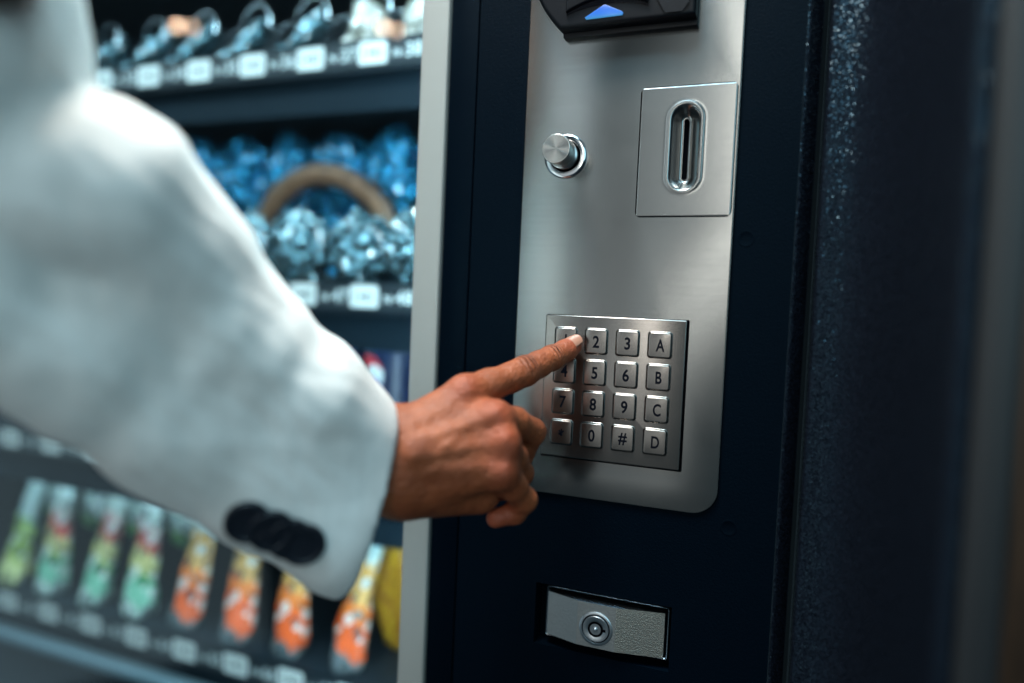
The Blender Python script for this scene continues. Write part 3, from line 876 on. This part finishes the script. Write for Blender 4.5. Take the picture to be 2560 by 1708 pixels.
# ================================================================== the person: joint positions (layout units)
HAND = [
    ('palm', [-51.71, -92.58, -47.19], [-28.04, -70.94, -25.52], 12.0, 8.2),
    ('palm', [-50.96, -94.7, -52.95], [-12.84, -73.15, -35.47], 12.5, 8.6),
    ('palm', [-50.36, -95.85, -59.81], [-7.04, -75.73, -46.35], 12.5, 8.2),
    ('palm', [-50.42, -95.16, -67.78], [-6.95, -76.25, -58.69], 12.0, 7.6),
    ('palm', [-52.89, -83.64, -52.46], [-30.6, -59.72, -39.97], 13, 11),
    ('palm', [-49.84, -85.26, -66.56], [-19.78, -61.05, -65.09], 13, 10),
    ('palm', [-46.09, -86.21, -71.54], [-20.93, -66.13, -73.46], 11.0, 9.5),
    ('palm', [-53.23, -89.96, -47.45], [-78.21, -105.03, -30.9], 13, 15),
    ('palm', [-51.2, -92.13, -65.27], [-75.94, -107.16, -49.74], 13, 15),
    ('thumb', [-49.77, -73.47, -42.79], [-43.38, -51.93, -45.15], 10, 9),
    ('thumb', [-43.38, -51.93, -45.15], [-32.66, -39.63, -51.74], 8.5, 7.5),
    ('thumb', [-32.66, -39.63, -51.74], [-24.05, -36.64, -57.24], 7.3, 6),
    ('index', [-28.04, -70.94, -25.52], [-20.61, -59.43, -22.04], 8.2, 7.9),
    ('index', [-20.61, -59.43, -22.04], [-13.66, -48.09, -18.4], 7.9, 7.2),
    ('index', [-13.66, -48.09, -18.4], [-9.23, -40.95, -15.49], 7.2, 7.4),
    ('index', [-9.23, -40.95, -15.49], [-5.26, -31.83, -12.34], 7.4, 6.6),
    ('index', [-5.26, -31.83, -12.34], [-1.25, -22.69, -9.13], 6.6, 6.35),
    ('index', [-1.25, -22.69, -9.13], [3.27, -12.81, -5.47], 6.35, 5.7),
    ('index', [3.27, -12.81, -5.47], [5.75, -8.57, -3.24], 5.7, 4.9),
    ('middle', [-12.84, -73.15, -35.47], [-7.99, -56.52, -39.22], 8.6, 7.3),
    ('middle', [-7.99, -56.52, -39.22], [-4.16, -40.39, -45.55], 7.3, 6.6),
    ('middle', [-4.16, -40.39, -45.55], [-10.5, -36.95, -58.6], 6.6, 5.9),
    ('middle', [-10.5, -36.95, -58.6], [-15.91, -48.73, -61.41], 5.9, 5.0),
    ('ring', [-7.04, -75.73, -46.35], [-6.31, -60.88, -55.2], 8.2, 7.0),
    ('ring', [-6.31, -60.88, -55.2], [-6.82, -46.57, -65.59], 7.0, 6.0),
    ('ring', [-6.82, -46.57, -65.59], [-11.92, -41.43, -75.08], 6.0, 5.5),
    ('ring', [-11.92, -41.43, -75.08], [-19.67, -52.91, -75.31], 5.5, 5.0),
    ('little', [-6.95, -76.25, -58.69], [-4.18, -65.96, -67.17], 7.6, 6.7),
    ('little', [-4.18, -65.96, -67.17], [-1.39, -55.69, -76.02], 6.7, 6.0),
    ('little', [-1.39, -55.69, -76.02], [-6.88, -52.76, -83.83], 6.0, 5.4),
    ('little', [-6.88, -52.76, -83.83], [-14.08, -59.83, -85.84], 5.3, 4.6),
]
RIDGES = [
    ([[-7.45, -82.65, -30.22], [-13.02, -87.03, -33.39], [-18.33, -90.24, -36.65], [-27.36, -97.01, -40.39], [-36.63, -102.84, -44.85]], 4.2, 1.9),
    ([[-1.76, -85.31, -41.98], [-8.9, -89.15, -43.72], [-15.41, -92.74, -45.42], [-26.0, -99.0, -48.36], [-35.36, -104.73, -49.97]], 3.8, 1.6),
    ([[-21.78, -81.2, -20.64], [-27.45, -86.77, -25.78], [-34.38, -95.0, -31.89], [-40.91, -102.0, -37.92]], 4.5, 0.9),
    ([[-1.98, -84.9, -54.75], [-9.83, -88.93, -54.91], [-18.33, -94.3, -55.53], [-29.03, -100.49, -56.24]], 4.2, 0.8),
    ([[-8.37, -87.68, -39.17], [-13.69, -90.86, -41.77], [-19.69, -94.2, -41.89], [-24.32, -97.15, -45.05]], 2.0, 0.9),
    ([[-24.49, -86.83, -28.09], [-27.14, -90.01, -29.26], [-30.29, -92.24, -28.65], [-33.23, -94.54, -31.2]], 1.9, 0.8),
]
DENTS = [([-15.11, -74.67, -26.59], 7, 1.2), ([-11.06, -87.66, -40.08], 8, 1.3), ([-6.38, -86.34, -49.92], 7, 1.2), ([-15.98, -89.35, -36.54], 5, 0.6), ([-31.74, -103.5, -52.87], 6, 1.0), ([-30.63, -99.34, -64.84], 7, 1.2)]
BUMPS = [([-23.99, -78.78, -19.71], 8, 0.7), ([-6.73, -80.22, -29.79], 8, 0.5), ([-1.32, -83.0, -41.67], 7.5, 0.5), ([-0.87, -82.4, -56.06], 7, 0.4), ([-35.33, -104.75, -50.58], 8, 2.0), ([-8.92, -45.88, -8.78], 5, 0.4), ([-0.13, -46.18, -41.6], 5, 0.5)]
WRINKLE = [[-9.23, -40.95, -15.49], [-1.25, -22.69, -9.13]]
SLEEVE = [
    ([-122.8, -201.6, 50.3], [-113.6, -189.7, 47.5], 30, 30),
    ([-113.6, -189.7, 47.5], [-107.6, -165.0, 24.0], 30, 28),
    ([-107.6, -165.0, 24.0], [-98.0, -147.5, -1.6], 28, 27),
    ([-98.0, -147.5, -1.6], [-76.6, -122.5, -28.7], 27, 25),
    ([-76.6, -122.5, -28.7], [-66.8, -107.7, -43.9], 25, 21.5),
    ([-66.8, -107.7, -43.9], [-53.7, -88.9, -67.7], 21.5, 21),
    ([-142.5, -206.6, 8.3], [-128.4, -187.0, -7.0], 30, 28),
    ([-128.4, -187.0, -7.0], [-113.1, -159.2, -39.3], 28, 24),
    ([-113.1, -159.2, -39.3], [-90.6, -130.7, -70.3], 24, 20),
    ([-90.6, -130.7, -70.3], [-68.0, -114.6, -91.2], 20, 17),
    ([-68.0, -114.6, -91.2], [-62.8, -99.4, -106.7], 17, 16),
    ([-123.2, -171.5, 8.3], [-110.7, -148.9, -20.9], 32, 28),
    ([-110.7, -148.9, -20.9], [-86.3, -124.0, -51.1], 28, 26),
    ([-86.3, -124.0, -51.1], [-69.1, -107.7, -71.5], 26, 26),
]
UPPER = [([-140.0, -233.3, 132.2], [-143.9, -226.8, 94.3], 40, 40), ([-143.9, -226.8, 94.3], [-149.4, -219.7, 60.1], 40, 38), ([-149.4, -219.7, 60.1], [-151.1, -213.8, 16.6], 38, 36)]
CUFF_P = [-39.4, -111.5, -47.9]
CUFF_A = [-54.0, -95.8, -29.6]
CUFF_B = [-66.8, -112.9, -110.6]
BUTTONS = [[-86.5, -143.0, -69.1], [-80.3, -139.8, -73.0], [-74.5, -136.7, -76.9], [-68.7, -133.6, -80.8]]
HAIR = [[-98.1, -237.3, 96.0], [-100.9, -241.2, 104.9]]


def rcone(P, a, b, ra, rb):
    """distance to a capsule whose radius runs from ra to rb"""
    a = np.array(a); b = np.array(b); ab = b - a
    t = np.clip(((P - a) @ ab) / (ab @ ab), 0, 1)
    return np.linalg.norm(P - a - t[..., None] * ab, axis=-1) - (ra + (rb - ra) * t)


def smin(a, b, k):
    h = np.clip(.5 + .5 * (b - a) / k, 0, 1)
    return b * (1 - h) + a * h - k * h * (1 - h)


def polydist(P, pts):
    d = None
    for a, b in zip(pts[:-1], pts[1:]):
        q = rcone(P, a, b, 0, 0)
        d = q if d is None else np.minimum(d, q)
    return d


def surface_nets(F, lo, hi, step):
    """closed quad surface of F(P) = 0 on a regular grid"""
    ax = [np.arange(lo[i], hi[i] + step, step) for i in range(3)]
    G = np.stack(np.meshgrid(*ax, indexing='ij'), -1)
    V = np.empty(G.shape[:3], np.float32)
    for i in range(0, G.shape[0], 24): V[i:i + 24] = F(G[i:i + 24])
    ins = V < 0
    sh = tuple(n - 1 for n in V.shape)
    acc = np.zeros(sh + (3,), np.float32); cnt = np.zeros(sh, np.float32)
    cor = [(i, j, k) for i in (0, 1) for j in (0, 1) for k in (0, 1)]
    def sl(c): return tuple(slice(c[i], c[i] + sh[i]) for i in range(3))
    for c in cor:
        for axis in range(3):
            if c[axis]: continue
            d = list(c); d[axis] = 1; d = tuple(d)
            va, vb = V[sl(c)], V[sl(d)]
            m = ins[sl(c)] != ins[sl(d)]
            t = np.where(m, va / np.where(m, va - vb, 1), 0)
            for q in range(3):
                acc[..., q] += np.where(m, (t if q == axis else c[q]), 0)
            cnt += m
    act = cnt > 0
    idx = -np.ones(sh, np.int64); idx[act] = np.arange(act.sum())
    cell = np.argwhere(act)
    verts = (cell + acc[act] / cnt[act][:, None]) * step + np.array(lo)
    quads = []
    for axis in range(3):
        o1, o2 = [(1, 2), (2, 0), (0, 1)][axis]
        d = [0, 0, 0]; d[axis] = 1
        s0 = [slice(1, V.shape[i] - 1) for i in range(3)]; s0[axis] = slice(0, V.shape[axis] - 1)
        s1 = list(s0); s1[axis] = slice(1, V.shape[axis])
        A, B = ins[tuple(s0)], ins[tuple(s1)]
        pos = np.argwhere(A != B); off = np.array([1, 1, 1]); off[axis] = 0
        fl = A[tuple(pos.T)]
        pos = pos + off
        e1 = np.zeros(3, int); e1[o1] = 1; e2 = np.zeros(3, int); e2[o2] = 1
        q = np.stack([idx[tuple((pos - e1 - e2).T)], idx[tuple((pos - e2).T)], idx[tuple(pos.T)], idx[tuple((pos - e1).T)]], 1)
        q[~fl] = q[~fl][:, ::-1]
        quads.append(q[(q >= 0).all(1)])
    # Newton steps on to the surface
    e = step * .35
    for _ in range(2):
        f0 = F(verts); g = np.stack([F(verts + np.eye(3)[i] * e) - F(verts - np.eye(3)[i] * e) for i in range(3)], 1) / (2 * e)
        verts = verts - .8 * (f0 / np.maximum((g * g).sum(1), .2))[:, None] * g
    return verts, np.concatenate(quads)


GROUPS = {}
for g, a, b, ra, rb in HAND: GROUPS.setdefault(g, []).append((a, b, ra, rb))
ROOT = {g: np.array(GROUPS[g][0][0]) for g in GROUPS}


def hand_sdf(P):
    d = None
    for a, b, ra, rb in GROUPS['palm']:
        q = rcone(P, a, b, ra, rb)
        d = q if d is None else smin(d, q, 9.0)
    # tendons, veins, dents
    for pts, r, amp in RIDGES:
        d = d - amp * np.exp(-(polydist(P, pts) / r) ** 2)
    for g in ('thumb', 'index', 'middle', 'ring', 'little'):
        f = None
        for i, (a, b, ra, rb) in enumerate(GROUPS[g]):
            q = rcone(P, a, b, ra, rb)
            f = q if f is None else smin(f, q, 2.6)
        kk = 1.0 + 6.5 * np.exp(-(np.linalg.norm(P - ROOT[g], axis=-1) / 13.0) ** 2)
        d = smin(d, f, kk)
    for c, r, amp in BUMPS: d = d - amp * np.exp(-(np.linalg.norm(P - np.array(c), axis=-1) / r) ** 2)
    for c, r, amp in DENTS: d = d + amp * np.exp(-(np.linalg.norm(P - np.array(c), axis=-1) / r) ** 2)
    return d


pts = np.array([p for g, a, b, ra, rb in HAND for p in (a, b)])
hv, hf = surface_nets(hand_sdf, pts.min(0) - 19, pts.max(0) + 19, .95)

person = empty("person", (-110, -190, -420))
tag(person, "person in a white jacket pressing key 1 with an outstretched index finger", "person")

# ---- skin -----------------------------------------------------------------
a = N("brown_skin"); a.set(Roughness=.5, Subsurface_Weight=.08, Subsurface_Scale=.004, Specular_IOR_Level=.42)
a.p.inputs['Subsurface Radius'].default_value = (1.0, .35, .18)
v = a.coord()
n1 = a.noise(v, 70, 5, .65); n2 = a.noise(v, 420, 3, .6)
at = a.n('ShaderNodeAttribute'); at.attribute_name = 'flush'
c = a.ramp(n1, [(.30, (.22, .052, .019)), (.70, (.39, .104, .038))])
c = a.mix(at.outputs['Fac'], c, (.42, .08, .038))
c = a.mix(a.math('MULTIPLY', n2, .22), c, (.15, .038, .016))
# knuckle folds: dark fine lines across the joints
wt = a.n('ShaderNodeAttribute'); wt.attribute_name = 'fold_t'
wm = a.n('ShaderNodeAttribute'); wm.attribute_name = 'fold_mask'
nw = a.noise(v, 150, 2, .5)
ph = a.math('MULTIPLY_ADD', nw, 5.0, a.math('MULTIPLY', wt.outputs['Fac'], 1.35))
sn = a.math('POWER', a.math('ABSOLUTE', a.math('SINE', ph)), .6)
fold = a.math('MULTIPLY', a.math('SUBTRACT', 1.0, sn), wm.outputs['Fac'])
c = a.mix(a.math('MULTIPLY', fold, .8, clamp=True), c, (.13, .035, .018))
a.link(c, 'Base Color')
vo = a.n('ShaderNodeTexVoronoi'); vo.inputs['Scale'].default_value = 950; vo.feature = 'DISTANCE_TO_EDGE'; a.l(v, vo.inputs['Vector'])
b = a.bump(vo.outputs[0], .35, .0006)
b = a.bump(n2, .35, .0010, b)
n3 = a.noise(v, 230, 4, .6)
b = a.bump(n3, .5, .0026, b)
vo2 = a.n('ShaderNodeTexVoronoi'); vo2.inputs['Scale'].default_value = 430; vo2.feature = 'DISTANCE_TO_EDGE'; a.l(v, vo2.inputs['Vector'])
b = a.bump(vo2.outputs[0], .30, .0010, b)
inv = a.math('MULTIPLY', fold, -1.0)
b = a.bump(inv, 1.0, .0016, b)
a.link(b, 'Normal')
a.link(a.math('MULTIPLY_ADD', n2, .24, .40), 'Roughness')
MAT_SKIN = a.m
hand = mk("hand", hv.tolist(), hf.tolist(), MAT_SKIN, person, smooth=True, uv=False)
# attributes: reddish joints and tips; position along the index finger for the folds
ia = [np.array(q[0]) for q in GROUPS['index']] + [np.array(GROUPS['index'][-1][1])]
L = 0; tt = np.zeros(len(hv)); best = np.full(len(hv), 1e9)
for p, q in zip(ia[:-1], ia[1:]):
    ab = q - p; t = np.clip(((hv - p) @ ab) / (ab @ ab), 0, 1)
    d = np.linalg.norm(hv - p - t[:, None] * ab, axis=1)
    m = d < best; tt[m] = (L + t * np.linalg.norm(ab))[m]; best = np.minimum(best, d); L += np.linalg.norm(ab)
on = best < 9.5
mask = np.zeros(len(hv))
for wp, sg, am in ((WRINKLE[0], 3.9, 1.0), (WRINKLE[1], 2.9, .95)):
    d = np.linalg.norm(hv - np.array(wp), axis=1)
    k = np.argmin(np.linalg.norm(hv - np.array(wp), axis=1)); tc_ = tt[k]
    mask += am * np.exp(-((tt - tc_) / sg) ** 2) * on
# folds only on the back of the finger, which faces up and out
dors = np.array((-.35, -.62, .70)); dors /= np.linalg.norm(dors)
axc = np.zeros((len(hv), 3)); best = np.full(len(hv), 1e9)
for p, q in zip(ia[:-1], ia[1:]):
    ab = q - p; t = np.clip(((hv - p) @ ab) / (ab @ ab), 0, 1); pr = p + t[:, None] * ab
    d = np.linalg.norm(hv - pr, axis=1); m = d < best; axc[m] = pr[m]; best = np.minimum(best, d)
rel = hv - axc; rel /= np.linalg.norm(rel, axis=1)[:, None] + 1e-9
mask *= np.clip((rel @ dors + .25) * 1.3, 0, 1)
for nm, arr in (('fold_t', tt), ('fold_mask', np.clip(mask, 0, 1))):
    hand.data.attributes.new(nm, 'FLOAT', 'POINT').data.foreach_set('value', arr.astype(np.float32))
fl = np.zeros(len(hv))
for g in ('index', 'middle', 'ring', 'little'):
    tip = np.array(GROUPS[g][-1][1]); fl += .8 * np.exp(-(np.linalg.norm(hv - tip, axis=1) / 9) ** 2)
for c, r, am in BUMPS[:4]: fl += .45 * np.exp(-(np.linalg.norm(hv - np.array(c), axis=1) / 9) ** 2)
hand.data.attributes.new('flush', 'FLOAT', 'POINT').data.foreach_set('value', np.clip(fl, 0, 1).astype(np.float32))

# ---- finger nail -------------------------------------------------------------
a = N("nude_nail_polish"); a.set(Base_Color=(.42, .20, .135), Roughness=.26, Coat_Weight=.25, Coat_Roughness=.12)
p0, p1 = np.array(GROUPS['index'][-1][0]), np.array(GROUPS['index'][-1][1])
axd = (p1 - p0) / np.linalg.norm(p1 - p0)
nd = np.array((-.05, -.75, .66)); nd -= axd * (nd @ axd); nd /= np.linalg.norm(nd)
sd = np.cross(axd, nd)
vs = []; fs = []; nu, nv = 17, 15
for i in range(nu):
    s_ = i / (nu - 1)                   # cuticle 0 -> free edge 1
    for j in range(nv):
        t = j / (nv - 1) * 2 - 1
        half = math.radians(62) * (1 - .10 * s_)
        # rounded cuticle and free edge
        along = -4.2 + 10.2 * s_ + (1.1 * t * t if s_ < .5 else -1.5 * t * t) * abs(s_ - .5) * 2
        base = p1 + axd * (along - 1.0)
        rad = 5.45 - .085 * max(0, along) ** 1.5 * .55
        a_ang = half * t
        vs.append(tuple(base + rad * (math.cos(a_ang) * nd * (1.0) + math.sin(a_ang) * sd) + nd * .10))
fs = [(i * nv + j, i * nv + j + 1, (i + 1) * nv + j + 1, (i + 1) * nv + j) for i in range(nu - 1) for j in range(nv - 1)]
nail = mk("fingernail", vs, fs, a.m, person, smooth=True, uv=False)
sm = nail.modifiers.new("thickness", 'SOLIDIFY'); sm.thickness = .5 * U; sm.offset = 0

# ---- jacket sleeve ------------------------------------------------------------
cA, cB, cP = (np.array(q) for q in (CUFF_A, CUFF_B, CUFF_P))
cn = np.cross(cB - cA, cP - cA); cn /= np.linalg.norm(cn)
if cn[0] < 0: cn = -cn


def sleeve_solid(P):
    d = None
    for a, b, ra, rb in SLEEVE:
        q = rcone(P, a, b, ra, rb); d = q if d is None else smin(d, q, 12.0)
    u = None
    for a, b, ra, rb in UPPER:
        q = rcone(P, a, b, ra, rb); u = q if u is None else smin(u, q, 10.0)
    return smin(d, u, 7.0)


def sleeve_sdf(P):
    d = sleeve_solid(P)
    x, y, z = P[..., 0], P[..., 1], P[..., 2]
    # cloth folds: slanting soft waves, stronger towards the elbow
    w1 = np.sin((x * .35 - y * .55 + z * .95) * .11 + 1.1 * np.sin(z * .045 + x * .03) + .7)
    w2 = np.sin((x * .9 + y * .2 + z * .5) * .17 + 1.4 * np.sin(y * .06) + 2.0)
    w3 = np.sin((x * .3 + y * .8 - z * .25) * .24 + 1.7 * np.sin(z * .07 - x * .05))
    w4 = np.sin(x * .31 + 1.3 * np.sin(z * .23)) * np.sin(y * .37 + z * .29 + 1.1 * np.sin(x * .19))
    away = np.clip((cn[0] * (cP[0] - x) + cn[1] * (cP[1] - y) + cn[2] * (cP[2] - z)) / 30, .25, 1)
    d = d + away * (.45 * w1 + .25 * w2 + .3 * w3 + .28 * w4)
    cut = (x - cP[0]) * cn[0] + (y - cP[1]) * cn[1] + (z - cP[2]) * cn[2]
    out = np.maximum(d, cut)
    inner = np.maximum(d + 4.0, -cut - 40)
    return np.maximum(out, -inner)


pts = np.array([p for a, b, ra, rb in SLEEVE + UPPER for p in (a, b)])
lo, hi = pts.min(0) - 45, pts.max(0) + 34
sv, sf = surface_nets(sleeve_sdf, lo, hi, 1.7)
a = N("white_wool_cloth"); a.set(Base_Color=(.80, .80, .78), Roughness=.85, Sheen_Weight=.15, Specular_IOR_Level=.2)
v = a.coord(scale=(1, 1, .45)); n = a.noise(v, 110, 5, .65)
a.link(a.ramp(n, [(.3, (.78, .78, .76)), (.7, (.90, .90, .88))]), 'Base Color')
wv = a.noise(a.coord(scale=(1, 1, 1)), 1400, 2, .7)
a.link(a.bump(wv, .3, .0006), 'Normal')
sleeve = mk("jacket_sleeve", sv.tolist(), sf.tolist(), a.m, person, smooth=True, uv=False)
# cuff buttons, overlapping like kissing buttons
MAT_BTN = plain("dark_navy_button", (.004, .007, .014), .45)
for k, q in enumerate(BUTTONS):
    p = np.array(q)
    e = .5
    for _ in range(12):      # slide along the view of the cloth on to its surface
        g = np.array([sleeve_solid((p + np.eye(3)[i] * e)[None])[0] - sleeve_solid((p - np.eye(3)[i] * e)[None])[0] for i in range(3)]) / (2 * e)
        p = p - g / (np.linalg.norm(g) + 1e-9) * (sleeve_solid(p[None])[0] - 2.6)
    nrm = Vector(g).normalized()
    # tilt each button so that it laps over its neighbour
    nxt = Vector(BUTTONS[min(3, k + 1)]) - Vector(BUTTONS[max(0, k - 1)])
    nrm = (nrm * .55 + Vector((.45, -.85, .1)) * .45 + nxt.normalized() * .16).normalized()
    rot = nrm.to_track_quat('Z', 'Y').to_matrix()
    prof = [(0.1, -1.2), (8.2, -1.2), (8.9, -.4), (8.9, .7), (8.2, 1.5), (6.9, 1.6), (6.3, 1.0), (.1, .9)]
    vs = []; fs = []; n = 32
    for r_, t in prof:
        for i in range(n):
            b = 2 * math.pi * i / n; vs.append(tuple(Vector(p) + rot @ Vector((r_ * math.cos(b), r_ * math.sin(b), t))))
    for q2 in range(len(prof) - 1):
        for i in range(n):
            j = (i + 1) % n; fs.append((q2 * n + i, q2 * n + j, (q2 + 1) * n + j, (q2 + 1) * n + i))
    mk("button", vs, fs, MAT_BTN, sleeve, autosmooth=40, uv=False)

# ---- hair hanging into the corner of the view -------------------------------------
a = N("dark_brown_hair"); a.set(Base_Color=(.045, .026, .018), Roughness=.45)
vs = []; fs = []
h0, h1 = np.array(HAIR[1]), np.array(HAIR[0])
rng = np.random.default_rng(5)
for s_ in range(160):
    o_ = rng.normal(0, 6.0, 3); pth = []
    for i in range(7):
        t = i / 6
        pth.append(h0 + (h1 - h0) * t + o_ * (1 - .45 * t) + np.array((2 * math.sin(3 * t + s_), 2 * math.cos(2 * t + s_), 22 * (1 - t) ** 2)))
    b0 = len(vs)
    for i, c in enumerate(pth):
        for k in range(4):
            an = math.pi / 2 * k; vs.append((c[0] + .7 * math.cos(an), c[1] + .7 * math.sin(an), c[2]))
    for i in range(6):
        for k in range(4):
            j = (k + 1) % 4; fs.append((b0 + i * 4 + k, b0 + i * 4 + j, b0 + (i + 1) * 4 + j, b0 + (i + 1) * 4 + k))
mk("hair", vs, fs, a.m, person, smooth=True, uv=False)
# ================================================================== wall at the right
a = N("brown_wood_panel"); a.set(Roughness=.5)
v = a.coord(scale=(1, 1, .12)); n = a.noise(v, 14, 5, .6, 1.5)
a.link(a.ramp(n, [(.3, (.045, .020, .010)), (.7, (.13, .055, .026))]), 'Base Color')
o = box("wall", (178, 640, -1000), (2200, 700, 1400), a.m, None)
tag(o, kind="structure")
